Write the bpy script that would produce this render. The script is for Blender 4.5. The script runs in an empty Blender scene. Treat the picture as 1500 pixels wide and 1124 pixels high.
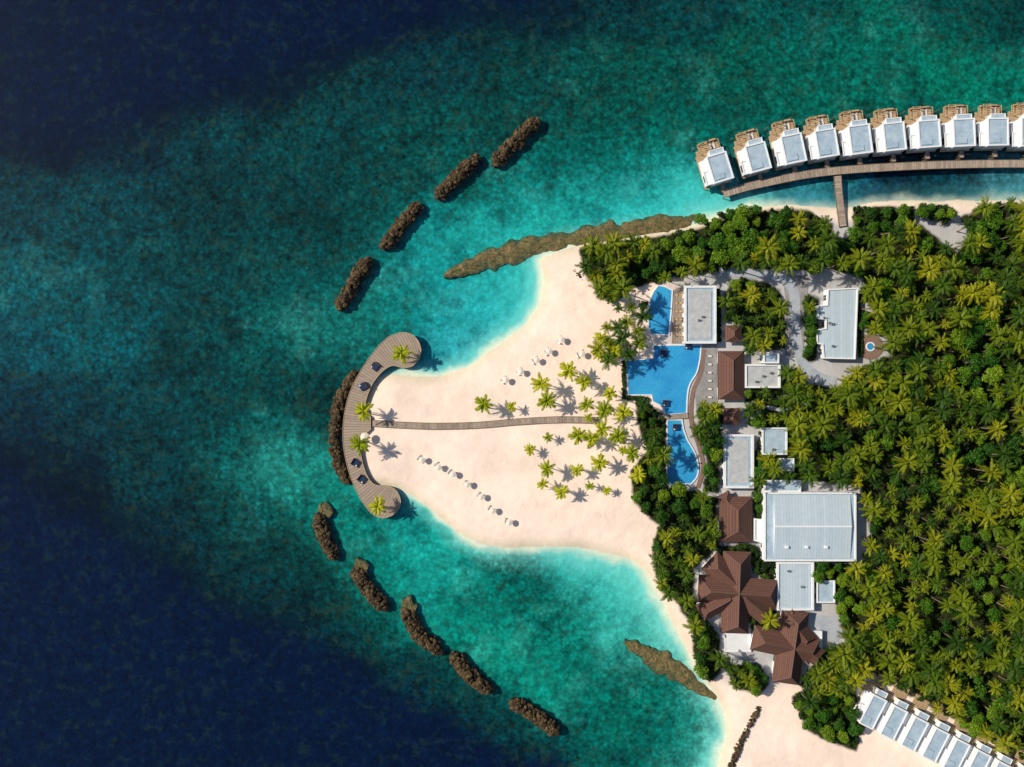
import bpy, math, random
import numpy as np
from mathutils import Vector, Matrix
random.seed(7); RNG=np.random.default_rng(7)
S=0.25; H=260.0
GZ=1.2
scene=bpy.context.scene
def P(px,py,z=0.0):
    k=S*(1-z/H)
    return ((px-750)*k,(562-py)*k,z)
def lin1(c):
    c=c/255.0
    return c/12.92 if c<=0.04045 else ((c+0.055)/1.055)**2.4
KL=0.95

# ---------------------------------------------------------------- noise
class VN:
    def __init__(s,seed,n=256):
        r=np.random.default_rng(seed); s.n=n; s.t=r.random((n,n))
    def v(s,x,y):
        xi=np.floor(x).astype(int); yi=np.floor(y).astype(int)
        fx=x-xi; fy=y-yi; fx=fx*fx*(3-2*fx); fy=fy*fy*(3-2*fy)
        n=s.n; a=s.t[xi%n,yi%n]; b=s.t[(xi+1)%n,yi%n]; c=s.t[xi%n,(yi+1)%n]; d=s.t[(xi+1)%n,(yi+1)%n]
        return (a*(1-fx)+b*fx)*(1-fy)+(c*(1-fx)+d*fx)*fy
    def fbm(s,x,y,o=4):
        r=0;a=0.5;t=0
        for i in range(o):
            r=r+a*s.v(x*2**i+17.3*i,y*2**i+5.1*i); t+=a; a*=0.5
        return r/t*2-1
N1,N2,N3,N4=VN(1),VN(2),VN(3),VN(4)
def sstep(x,a,b):
    t=np.clip((x-a)/(b-a),0,1); return t*t*(3-2*t)

def sdpoly(x,y,poly):
    """positive inside"""
    d=np.full(x.shape,1e18); ins=np.zeros(x.shape,bool)
    n=len(poly)
    for i in range(n):
        x0,y0=poly[i]; x1,y1=poly[(i+1)%n]
        ex,ey=x1-x0,y1-y0
        t=np.clip(((x-x0)*ex+(y-y0)*ey)/(ex*ex+ey*ey+1e-12),0,1)
        d=np.minimum(d,(x-x0-t*ex)**2+(y-y0-t*ey)**2)
        if y0!=y1:
            c=((y0>y)!=(y1>y))&(x<(x1-x0)*(y-y0)/(y1-y0)+x0)
            ins^=c
    d=np.sqrt(d)
    return np.where(ins,d,-d)
def dline(x,y,pl):
    d=np.full(x.shape,1e18)
    for i in range(len(pl)-1):
        x0,y0=pl[i]; x1,y1=pl[i+1]; ex,ey=x1-x0,y1-y0
        t=np.clip(((x-x0)*ex+(y-y0)*ey)/(ex*ex+ey*ey+1e-12),0,1)
        d=np.minimum(d,(x-x0-t*ex)**2+(y-y0-t*ey)**2)
    return np.sqrt(d)
def catmull(pts,n=6,closed=False):
    out=[];m=len(pts)
    rng=range(m) if closed else range(m-1)
    for i in rng:
        if closed: p0,p1,p2,p3=[pts[(i+k-1)%m] for k in range(4)]
        else: p0,p1,p2,p3=[pts[min(max(i+k-1,0),m-1)] for k in range(4)]
        for j in range(n):
            t=j/n
            out.append(tuple(0.5*((2*b)+(-a+c)*t+(2*a-5*b+4*c-d)*t*t+(-a+3*b-3*c+d)*t**3) for a,b,c,d in zip(p0,p1,p2,p3)))
    if not closed: out.append(tuple(pts[-1]))
    return out

# ---------------------------------------------------------------- layout data (map coordinates)
LAND=catmull([(2400,300),(1700,280),(1500,292),(1440,292),(1380,296),(1330,294),(1280,296),(1240,304),(1200,303),(1150,303),(1090,308),(1050,318),(1020,328),(960,342),(900,353),(850,360),(830,366),(800,378),(792,385),(799,402),(796,428),(782,458),(757,484),(725,510),(695,533),(665,545),(640,551),(610,551),(585,548),(560,552),(545,565),(528,600),(518,640),(524,680),(543,708),(565,712),(592,722),(620,740),(650,762),(680,784),(712,797),(745,801),(790,800),(840,803),(880,808),(920,818),(945,838),(960,862),(978,890),(993,925),(1005,950),(1025,985),(1050,1020),(1062,1050),(1062,1085),(1052,1124),(1040,1250),(1200,1500),(2400,1500)],3,True)
DEEP1=[(-900,-900),(900,-900),(900,-35),(800,2),(700,34),(600,60),(500,88),(400,116),(300,148),(200,180),(100,210),(0,246),(-900,500)]
DEEP2=[(-900,450),(0,688),(80,746),(160,793),(240,840),(300,876),(400,916),(500,960),(600,1014),(700,1064),(800,1114),(900,1170),(900,2000),(-900,2000)]
CP=[(0,0,2,18,45),(150,0,2,18,42),(300,0,2,18,42),(450,0,2,20,46),(600,0,2,26,52),(720,0,3,38,60),(800,0,4,50,68),(900,0,5,66,76),(1000,0,6,76,82),(1200,0,8,92,90),(1400,0,10,88,86),(1500,0,8,78,78),
(0,100,2,20,46),(200,100,2,24,50),(300,80,2,24,50),(400,100,3,38,62),(500,60,3,32,56),(600,100,6,72,82),(700,80,6,68,78),(800,100,8,85,85),(1000,100,10,95,88),(1100,120,10,100,88),(1200,100,10,110,98),(1300,60,10,112,98),(1400,100,12,120,102),(1500,100,12,122,106),
(0,200,3,36,60),(80,170,3,32,58),(150,215,4,50,72),(300,200,8,76,86),(260,150,3,40,62),(450,200,6,80,85),(600,200,6,86,86),(530,140,6,78,84),(750,140,8,84,82),(850,200,10,98,92),(950,200,10,108,98),(1020,190,10,105,95),(1200,150,10,108,95),(900,120,10,92,86),
(0,300,5,74,88),(150,300,6,78,90),(300,300,5,68,75),(450,300,5,70,76),(550,260,7,80,82),(500,350,6,78,80),(700,330,30,165,160),(760,300,25,155,152),(850,310,32,168,162),(930,300,50,190,190),(1010,285,60,205,205),(1050,300,80,205,205),(900,250,12,112,108),(1000,240,15,120,115),(820,260,12,110,106),(770,250,12,112,108),(1040,200,10,108,100),(700,270,12,105,100),(960,270,22,140,135),
(1100,290,70,170,180),(1160,285,55,140,160),(1200,270,40,120,140),(1280,275,20,75,105),(1340,270,8,40,68),(1400,262,30,95,115),(1430,275,8,42,68),(1480,265,70,140,155),(1500,250,60,130,145),(1200,225,20,110,105),(1400,220,15,95,100),(1130,250,20,110,110),
(630,340,20,140,140),(650,380,25,155,155),(640,430,25,150,152),(570,410,16,120,120),(520,475,28,132,126),(450,420,14,102,102),(440,480,28,125,120),(600,470,18,140,142),(560,470,18,125,122),(680,450,25,165,175),(740,430,45,185,190),(775,400,80,205,200),(700,500,70,190,195),(650,525,40,160,172),(790,335,40,175,170),(730,345,40,180,178),(650,270,8,90,88),(720,400,30,160,160),(560,310,8,85,84),(470,360,7,80,82),(690,360,35,170,168),
(0,400,10,98,108),(100,400,10,92,102),(200,400,8,82,90),(300,400,7,76,82),(380,400,8,80,84),
(0,500,10,90,105),(150,500,12,96,106),(300,500,8,78,84),(400,520,8,84,86),(470,560,6,68,70),(510,520,10,90,92),
(0,600,5,62,82),(100,600,6,72,88),(200,600,6,75,85),(300,600,6,74,80),(400,600,8,80,82),(470,620,5,60,64),
(0,650,3,42,66),(0,700,2,26,52),(60,670,4,50,70),(100,720,3,40,62),(200,700,6,70,80),(330,650,10,85,88),(390,665,46,158,148),(440,690,42,156,146),(480,730,20,130,122),(380,710,14,96,95),(350,720,8,80,82),(430,640,12,95,95),(500,740,18,130,122),
(0,800,2,20,45),(60,760,2,22,48),(100,800,2,24,50),(150,780,3,36,60),(200,780,5,52,70),(280,800,7,68,78),(350,780,8,76,80),(420,780,8,78,78),(440,810,8,74,75),(520,780,12,125,115),(560,800,15,140,130),(600,770,22,140,138),(620,810,25,165,155),(560,850,14,135,124),(640,850,25,160,150),(670,820,30,165,155),
(720,850,6,98,92),(760,840,8,108,100),(790,870,8,104,95),(840,835,60,190,185),(900,850,90,208,200),(870,890,34,165,155),(800,905,10,108,100),(690,900,12,132,120),(640,900,20,150,138),(950,900,85,202,196),(930,930,40,165,155),(980,935,100,205,195),(850,950,10,118,106),(750,950,18,150,134),(700,950,14,138,122),(820,1010,16,142,128),(780,1000,18,145,130),(900,980,10,112,102),(950,1010,8,108,98),(900,1060,10,118,106),(990,1050,8,108,98),(1035,1050,20,140,128),(1000,1100,14,138,126),(1040,1100,90,200,192),(850,1090,10,104,98),(900,1124,8,95,92),(980,1124,10,110,104),(750,1080,7,80,82),(650,1000,8,82,82),(560,910,8,82,82),(500,880,8,78,78),(450,860,7,72,75),(360,850,6,66,76),(300,850,5,56,70),(250,840,2,28,54),(400,900,4,50,66),(480,930,6,60,72),(600,1005,6,64,76),(700,1062,5,62,74),(800,1115,4,58,72),
(0,950,2,17,42),(200,950,2,18,42),(400,1000,2,20,45),(500,1030,2,22,48),(600,1080,2,24,50),(0,1124,2,16,40),(150,1050,2,17,42),(300,1124,2,18,42),(700,1124,2,30,54),(200,880,2,20,46),(330,920,2,24,50),(500,1124,2,20,45),
(1500,20,8,80,80),(-300,400,4,55,75),(-300,0,2,18,42),(-300,900,2,16,40),(700,-300,2,18,42),(1400,-250,4,50,65),(700,1500,2,16,40),(1800,100,10,100,95)]
CPA=np.array(CP,float)
CPL=np.vectorize(lin1)(CPA[:,2:])

V_N=[(848,366),(862,352),(900,352),(960,348),(1000,335),(1040,310),(1100,305),(1180,308),(1215,330),(1220,375),(1190,400),(1150,392),(1100,395),(1050,400),(1000,405),(960,412),(925,420),(900,442),(878,438),(858,400)]
V_E=[(1195,345),(1245,352),(1300,338),(1345,330),(1372,352),(1400,372),(1418,352),(1405,320),(1440,300),(1500,290),(1750,290),(1750,1400),(1560,1180),(1510,1124),(1450,1085),(1380,1045),(1310,1005),(1275,985),(1235,1020),(1190,1015),(1172,1005),(1195,960),(1240,940),(1226,890),(1215,850),(1262,828),(1273,780),(1258,712),(1180,700),(1165,640),(1115,605),(1150,580),(1175,562),(1225,570),(1250,545),(1300,520),(1305,480),(1262,440),(1262,408),(1205,392)]
V_P=[(905,440),(950,440),(948,480),(935,520),(912,525),(888,532),(872,520),(876,490),(895,470)]
V_SW=[(930,580),(975,612),(974,712),(1000,715),(1030,725),(1050,730),(1050,800),(1015,830),(1015,870),(1030,905),(1050,930),(1060,980),(1035,1005),(1015,960),(1015,915),(985,875),(962,865),(955,800),(965,770),(930,735),(925,690),(950,660),(935,620)]
V_5=[(1025,590),(1058,590),(1055,640),(1050,720),(1030,720),(1035,670),(1020,630)]
V_6=[(1062,428),(1085,405),(1140,425),(1150,470),(1150,510),(1115,512),(1095,520),(1088,480),(1062,470)]
V_7=[(1095,592),(1160,580),(1180,640),(1180,700),(1105,715),(1107,670),(1115,625),(1090,620)]
V_8=[(1195,822),(1260,828),(1240,862),(1195,850)]
V_9=[(1060,975),(1110,972),(1125,1000),(1110,1015),(1075,1005)]
V_10=[(1160,1020),(1190,1010),(1250,1010),(1262,1060),(1252,1098),(1215,1085),(1180,1065)]
V_11=[(1178,430),(1196,440),(1196,525),(1180,530)]
V_12=[(1250,304),(1338,304),(1335,332),(1300,338),(1250,345)]
V_13=[(1100,895),(1137,895),(1135,925),(1100,925)]
V_14=[(1105,720),(1118,722),(1118,760),(1104,758)]
V_15=[(1258,455),(1300,470),(1300,490),(1258,480)]
V_16=[(1050,800),(1105,797),(1135,828),(1135,850),(1115,850),(1090,812),(1050,818)]
V_17=[(1345,300),(1385,300),(1400,312),(1385,328),(1350,318)]
V_18=[(1145,545),(1168,540),(1180,560),(1150,578),(1110,590),(1092,588),(1095,572),(1145,570)]
VEG=[V_N,V_E,V_SW,V_5,V_6,V_7,V_8,V_9,V_10,V_11,V_12,V_13,V_14,V_15,V_16,V_17,V_18]

LW=np.array([.25,.6,.15])
def base_sd(px,py):
    w=7*N1.fbm(px/60,py/60,4)
    return (sdpoly(px,py,LAND)+w*0.6)*S
def field(px,py):
    """linear colour of the seabed (with domain warp) and a smooth depth measure"""
    wx=px+36*N2.fbm(px/90,py/90,6)+9*N4.fbm(px/16,py/16,3); wy=py+36*N3.fbm(px/90,py/90,6)+9*N1.fbm(px/16,py/16,3)
    acc=np.zeros(px.shape+(3,)); ws=np.zeros(px.shape); sm=np.zeros(px.shape); sw=np.zeros(px.shape); lp=CPL@LW
    for (cx,cy),c,l in zip(CPA[:,:2],CPL,lp):
        d2=(wx-cx)**2+(wy-cy)**2
        w=np.exp(-d2/(2*32.0**2))+1e-5*np.exp(-d2/(2*150.**2))+1e-12/(d2+100)*100
        ws+=w; acc+=w[...,None]*c
        d2=(px-cx)**2+(py-cy)**2
        w=np.exp(-d2/(2*60.0**2))+1e-12/(d2+100)*100; sw+=w; sm+=w*l
    smooth=sm/sw
    c=acc/ws[...,None]
    lum=c@LW
    c=c*(np.clip(lum/0.16,0.04,1)**0.30)[...,None]
    q=N3.fbm(px/26+5,py/26,5); reef=sstep(lum,0.015,0.05)*(1-sstep(lum,0.30,0.45))
    dk=sstep(q,0.06,0.40)*reef*0.42
    c=c*(1-dk[...,None]*np.array([.8,.62,.55]))
    q2=N4.fbm(px/40+9,py/40+3,5); pk=sstep(q2,0.22,0.5)*sstep(lum,0.035,0.10)*(1-sstep(lum,0.3,0.45))*.38
    c=c+pk[...,None]*np.array([.03,.10,.09])
    deepc=np.array([lin1(1),lin1(25),lin1(56)])
    s1=sdpoly(wx,wy,DEEP1); s2=sdpoly(wx,wy,DEEP2)
    m=np.maximum(0.92*sstep(s1,-25,65),sstep(s2,-20,38))
    c=c*(1-m[...,None])+deepc*m[...,None]
    return c,smooth
def height_from(sd,lum):
    depth=np.interp(lum,[0.0,0.012,0.04,0.1,0.3,0.5],[14,9,4.5,2.4,1.0,0.5])
    land=GZ*(1-np.exp(-np.maximum(sd,0)/3.5))
    sea=-depth*(1-np.exp(np.minimum(sd,0)/(depth*7)))
    return np.where(sd>0,land,sea)
def ground_z(px,py):
    a=np.array([float(px)]); b=np.array([float(py)])
    sd=base_sd(a,b)
    return float(GZ*(1-math.exp(-max(sd[0],0)/3.5)))

# ---------------------------------------------------------------- materials
def newmat(name):
    m=bpy.data.materials.new(name); m.use_nodes=True
    nt=m.node_tree; return m,nt,nt.nodes,nt.links,nt.nodes['Principled BSDF']
def mathn(nd,lk,op,a,b=None,clamp=False):
    n=nd.new('ShaderNodeMath'); n.operation=op; n.use_clamp=clamp
    for i,v in enumerate([a,b]):
        if v is None: continue
        if isinstance(v,(int,float)): n.inputs[i].default_value=v
        else: lk.new(v,n.inputs[i])
    return n.outputs[0]
def mixc(nd,lk,f,a,b,mode='MIX'):
    n=nd.new('ShaderNodeMix'); n.data_type='RGBA'; n.blend_type=mode
    for i,v in ((0,f),(6,a),(7,b)):
        if isinstance(v,(int,float)): n.inputs[i].default_value=v
        elif isinstance(v,tuple): n.inputs[i].default_value=v
        else: lk.new(v,n.inputs[i])
    return n.outputs[2]
def noise(nd,lk,co,scale,detail=5,rough=0.6):
    n=nd.new('ShaderNodeTexNoise'); n.inputs['Scale'].default_value=scale; n.inputs['Detail'].default_value=detail; n.inputs['Roughness'].default_value=rough
    lk.new(co,n.inputs['Vector']); return n.outputs['Fac']
def maprange(nd,lk,v,a,b,c,d):
    n=nd.new('ShaderNodeMapRange'); lk.new(v,n.inputs[0])
    for i,k in enumerate((a,b,c,d)): n.inputs[i+1].default_value=k
    return n.outputs[0]
def grey3(nd,lk,v):
    cc=nd.new('ShaderNodeCombineColor')
    for i in range(3): lk.new(v,cc.inputs[i])
    return cc.outputs[0]
def bump(nd,lk,h,bs,strength=0.3,dist=0.1):
    n=nd.new('ShaderNodeBump'); n.inputs['Strength'].default_value=strength; n.inputs['Distance'].default_value=dist
    lk.new(h,n.inputs['Height']); lk.new(n.outputs[0],bs.inputs['Normal'])
def simple(name,c1,c2,scale=1.0,rough=0.7,bmp=0.2,island=0.0,spec=0.3,dist=0.05):
    m,nt,nd,lk,bs=newmat(name)
    tc=nd.new('ShaderNodeNewGeometry').outputs['Position']
    f=noise(nd,lk,tc,scale,4,0.65); f=maprange(nd,lk,f,0.3,0.7,0,1)
    col=mixc(nd,lk,f,c1,c2)
    if island>0:
        g=nd.new('ShaderNodeNewGeometry').outputs['Random Per Island']
        col=mixc(nd,lk,1.0,col,grey3(nd,lk,maprange(nd,lk,g,0,1,1-island,1+island)),'MULTIPLY')
    lk.new(col,bs.inputs['Base Color']); bs.inputs['Roughness'].default_value=rough
    bs.inputs['Specular IOR Level'].default_value=spec
    if bmp>0.25: bump(nd,lk,noise(nd,lk,tc,scale*3,3,0.6),bs,bmp,dist)
    return m
def lines_mat(name,c1,c2,cgap,period,axis,gap=0.12,rough=0.6,polar=None,nscale=0.6):
    m,nt,nd,lk,bs=newmat(name)
    tc=nd.new('ShaderNodeTexCoord').outputs['Object'] if polar is None else nd.new('ShaderNodeNewGeometry').outputs['Position']
    sp=nd.new('ShaderNodeSeparateXYZ'); lk.new(tc,sp.inputs[0])
    if polar is None: v=sp.outputs[axis]
    else:
        x=mathn(nd,lk,'SUBTRACT',sp.outputs[0],polar[0]); y=mathn(nd,lk,'SUBTRACT',sp.outputs[1],polar[1])
        a=mathn(nd,lk,'ARCTAN2',y,mathn(nd,lk,'MULTIPLY',x,-1.0)); v=mathn(nd,lk,'MULTIPLY',a,polar[2])
    q=mathn(nd,lk,'DIVIDE',v,period); fr=mathn(nd,lk,'FRACT',mathn(nd,lk,'ADD',q,1000.0)); fl=mathn(nd,lk,'FLOOR',q)
    wn=nd.new('ShaderNodeTexWhiteNoise'); wn.noise_dimensions='1D'; lk.new(fl,wn.inputs['W'])
    nz=noise(nd,lk,tc,nscale,4,0.7)
    f=mathn(nd,lk,'ADD',mathn(nd,lk,'MULTIPLY',wn.outputs[0],0.45),mathn(nd,lk,'MULTIPLY',maprange(nd,lk,nz,0.3,0.7,0,1),0.55))
    col=mixc(nd,lk,f,c1,c2)
    g=mathn(nd,lk,'LESS_THAN',fr,gap)
    col=mixc(nd,lk,g,col,cgap)
    lk.new(col,bs.inputs['Base Color']); bs.inputs['Roughness'].default_value=rough; bs.inputs['Specular IOR Level'].default_value=0.3
    return m
def leafmat(name,cols,isl=0.3,trans=0.3):
    m,nt,nd,lk,bs=newmat(name)
    oi=nd.new('ShaderNodeObjectInfo'); cr=nd.new('ShaderNodeValToRGB'); lk.new(oi.outputs['Random'],cr.inputs[0])
    el=cr.color_ramp.elements
    while len(el)<len(cols): el.new(0.5)
    for i,c in enumerate(cols): el[i].position=i/(len(cols)-1); el[i].color=(*c,1)
    g=nd.new('ShaderNodeNewGeometry').outputs['Random Per Island']
    col=mixc(nd,lk,1.0,cr.outputs[0],grey3(nd,lk,maprange(nd,lk,g,0,1,1-isl,1+isl)),'MULTIPLY')
    lk.new(col,bs.inputs['Base Color']); bs.inputs['Roughness'].default_value=0.5; bs.inputs['Specular IOR Level'].default_value=0.2
    tr=nd.new('ShaderNodeBsdfTranslucent'); lk.new(col,tr.inputs[0])
    mx=nd.new('ShaderNodeMixShader'); mx.inputs[0].default_value=trans
    lk.new(bs.outputs[0],mx.inputs[1]); lk.new(tr.outputs[0],mx.inputs[2]); lk.new(mx.outputs[0],nd['Material Output'].inputs[0])
    return m
M={}
M['white']=simple('white_plaster',(.80,.82,.84,1),(.70,.73,.76,1),0.5,.6,.1)
M['roof']=simple('roof_membrane',(.44,.56,.66,1),(.28,.39,.50,1),0.45,.7,.15)
M['roofmetal']=lines_mat('metal_sheet_roof',(.52,.62,.69,1),(.40,.50,.58,1),(.34,.42,.50,1),1.1,0,0.1,.5)
M['rooftan']=simple('roof_gravel',(.52,.54,.55,1),(.36,.39,.42,1),0.6,.8,.2)
M['shingle']=lines_mat('brown_shingle',(.165,.078,.055,1),(.100,.050,.040,1),(.055,.028,.024,1),0.45,2,0.2,.8,nscale=1.2)
M['ridge']=simple('ridge_tile',(.17,.10,.08,1),(.12,.07,.06,1),2,.7,.1)
M['glass']=simple('window_glass',(.02,.04,.06,1),(.03,.05,.07,1),.3,.08,0,spec=.6)
M['wood']=lines_mat('weathered_planks',(.52,.38,.23,1),(.36,.26,.16,1),(.16,.11,.07,1),0.6,1,0.16)
M['woodx']=lines_mat('weathered_boards',(.36,.29,.23,1),(.25,.20,.16,1),(.12,.10,.08,1),0.9,0,0.16)
M['deckpolar']=lines_mat('curved_deck_planks',(.40,.32,.25,1),(.28,.22,.18,1),(.13,.105,.085,1),1.0,0,0.14,polar=((655-750)*S,(562-625)*S,36.0))
M['post']=simple('timber_post',(.20,.15,.11,1),(.12,.09,.07,1),2,.8,.2)
M['terr']=simple('warm_timber',(.62,.44,.25,1),(.42,.29,.16,1),1.0,.7,.1,island=.2)
M['rock']=simple('boulder',(.115,.075,.032,1),(.026,.018,.011,1),1.2,.85,.5,island=.65,dist=.15)
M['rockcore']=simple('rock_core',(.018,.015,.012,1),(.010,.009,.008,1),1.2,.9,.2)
M['thatch']=simple('canvas_canopy',(.82,.76,.68,1),(.68,.62,.55,1),3,.9,.2,island=.08)
M['canvas']=simple('lounger_canvas',(.80,.77,.73,1),(.66,.63,.59,1),3,.8,.1)
M['navy']=simple('navy_cushion',(.012,.035,.11,1),(.008,.02,.06,1),2,.7,.1)
M['paving']=simple('stone_paving',(.34,.33,.33,1),(.22,.22,.23,1),0.5,.8,.2)
M['redpave']=simple('clay_paving',(.28,.18,.14,1),(.18,.12,.10,1),1.5,.8,.2)
M['trunk']=simple('palm_trunk',(.24,.19,.14,1),(.13,.10,.075,1),3,.85,.2)
M['metal']=simple('grey_metal',(.35,.37,.38,1),(.25,.27,.28,1),2,.4,.0)
M['towel']=simple('orange_towel',(.55,.22,.08,1),(.45,.16,.06,1),2,.8,.0)
M['palmleaf']=leafmat('palm_fronds',[(.028,.080,.007),(.085,.155,.008),(.18,.24,.009),(.32,.33,.012)],.35,.3)
M['palmbeach']=leafmat('young_palm_fronds',[(.30,.38,.012),(.46,.50,.016),(.52,.53,.03)],.25,.38)
M['broad']=leafmat('broad_leaves',[(.018,.075,.007),(.045,.14,.009),(.10,.21,.010),(.17,.27,.012)],.35,.25)
M['shrub']=leafmat('shrub_leaves',[(.008,.026,.005),(.020,.052,.007),(.05,.10,.009)],.35,.15)
def ledge_mat():
    m,nt,nd,lk,bs=newmat('reef_rock')
    tc=nd.new('ShaderNodeNewGeometry').outputs['Position']
    sp=nd.new('ShaderNodeSeparateXYZ'); lk.new(tc,sp.inputs[0])
    n1=maprange(nd,lk,noise(nd,lk,tc,0.4,6,0.7),0.38,0.62,0,1)
    col=mixc(nd,lk,n1,(.23,.160,.065,1),(.085,.095,.030,1))
    dk_=maprange(nd,lk,sp.outputs[2],-.7,-.1,0,1)
    col=mixc(nd,lk,dk_,(.018,.085,.050,1),col)
    cr=maprange(nd,lk,noise(nd,lk,tc,1.2,4,0.8),0.43,0.5,.4,1)
    col=mixc(nd,lk,1.0,col,grey3(nd,lk,cr),'MULTIPLY')
    lk.new(col,bs.inputs['Base Color']); bs.inputs['Roughness'].default_value=.85
    bump(nd,lk,noise(nd,lk,tc,1.5,3,0.7),bs,.6,.2); return m
M['algae']=ledge_mat()
def pooltile_mat():
    m,nt,nd,lk,bs=newmat('pool_tile')
    tc=nd.new('ShaderNodeNewGeometry').outputs['Position']
    f=maprange(nd,lk,noise(nd,lk,tc,.10,4,.6),.35,.65,0,1)
    col=mixc(nd,lk,f,(.035,.38,.70,1),(.014,.25,.60,1))
    v=nd.new('ShaderNodeTexVoronoi'); v.feature='DISTANCE_TO_EDGE'; v.inputs['Scale'].default_value=.8; lk.new(tc,v.inputs['Vector'])
    col=mixc(nd,lk,maprange(nd,lk,v.outputs['Distance'],0,.12,.22,0),col,(.12,.55,.85,1))
    lk.new(col,bs.inputs['Base Color']); bs.inputs['Roughness'].default_value=.5; return m
M['pooltile']=pooltile_mat()

# ground
def ground_mat():
    m,nt,nd,lk,bs=newmat('ground_sand_reef')
    tc=nd.new('ShaderNodeNewGeometry').outputs['Position']
    at=nd.new('ShaderNodeAttribute'); at.attribute_name='gcol'
    am=nd.new('ShaderNodeAttribute'); am.attribute_name='mot'
    al=nd.new('ShaderNodeAttribute'); al.attribute_name='veg'
    n1=noise(nd,lk,tc,0.40,8,0.78); n2=noise(nd,lk,tc,0.09,4,0.6)
    v=nd.new('ShaderNodeTexVoronoi'); v.inputs['Scale'].default_value=0.62; lk.new(tc,v.inputs['Vector'])
    a=maprange(nd,lk,n1,0.34,0.68,0.15,1.80)
    c=maprange(nd,lk,n2,0.3,0.7,0.75,1.22)
    vv=maprange(nd,lk,v.outputs['Distance'],0.0,0.8,1.34,0.62)
    mul=mathn(nd,lk,'MULTIPLY',a,mathn(nd,lk,'MULTIPLY',c,vv))
    mm=mathn(nd,lk,'ADD',mathn(nd,lk,'MULTIPLY',mathn(nd,lk,'SUBTRACT',mul,1.0),am.outputs['Fac']),1.0)
    mm=mathn(nd,lk,'MAXIMUM',mm,0.15)
    mm=mathn(nd,lk,'MULTIPLY',mm,maprange(nd,lk,n1,.3,.7,.93,1.05))
    col=mixc(nd,lk,1.0,at.outputs['Color'],grey3(nd,lk,mm),'MULTIPLY')
    of=mathn(nd,lk,'MULTIPLY',maprange(nd,lk,noise(nd,lk,tc,0.22,5,0.75),0.52,0.64,0,0.42),am.outputs['Fac'],True)
    col=mixc(nd,lk,of,col,(.022,.058,.030,1))
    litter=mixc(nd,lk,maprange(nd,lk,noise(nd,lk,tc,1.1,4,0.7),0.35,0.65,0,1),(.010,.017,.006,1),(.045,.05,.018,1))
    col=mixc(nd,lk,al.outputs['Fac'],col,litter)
    lk.new(col,bs.inputs['Base Color']); bs.inputs['Roughness'].default_value=.9; bs.inputs['Specular IOR Level'].default_value=0.05
    bump(nd,lk,noise(nd,lk,tc,0.5,4,0.65),bs,0.4,0.35)
    return m
M['ground']=ground_mat()
def water_mat(name='sea_water_surface',tint=(.96,.99,.995,1)):
    m,nt,nd,lk,bs=newmat(name)
    nd.remove(bs)
    ge=nd.new('ShaderNodeNewGeometry'); tc=ge.outputs['Position']
    mp=nd.new('ShaderNodeMapping'); mp.inputs['Rotation'].default_value=(0,0,math.radians(35)); mp.inputs['Scale'].default_value=(1,0.45,1); lk.new(tc,mp.inputs[0])
    b=nd.new('ShaderNodeBump'); b.inputs['Strength'].default_value=0.25; b.inputs['Distance'].default_value=0.08
    lk.new(noise(nd,lk,mp.outputs[0],0.9,3,0.5),b.inputs['Height'])
    gl=nd.new('ShaderNodeBsdfGlossy'); gl.inputs['Roughness'].default_value=0.05; lk.new(b.outputs[0],gl.inputs['Normal'])
    tr=nd.new('ShaderNodeBsdfTransparent'); tr.inputs[0].default_value=tint
    dt=nd.new('ShaderNodeVectorMath'); dt.operation='DOT_PRODUCT'; lk.new(ge.outputs['Incoming'],dt.inputs[0]); lk.new(b.outputs[0],dt.inputs[1])
    c=mathn(nd,lk,'ABSOLUTE',dt.outputs['Value']); om=mathn(nd,lk,'SUBTRACT',1.0,c,True)
    fr=mathn(nd,lk,'ADD',mathn(nd,lk,'MULTIPLY',mathn(nd,lk,'POWER',om,5.0),.98),.02)
    mx=nd.new('ShaderNodeMixShader'); lk.new(fr,mx.inputs[0]); lk.new(tr.outputs[0],mx.inputs[1]); lk.new(gl.outputs[0],mx.inputs[2])
    lk.new(mx.outputs[0],nd['Material Output'].inputs[0]); return m
M['water']=water_mat()

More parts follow.
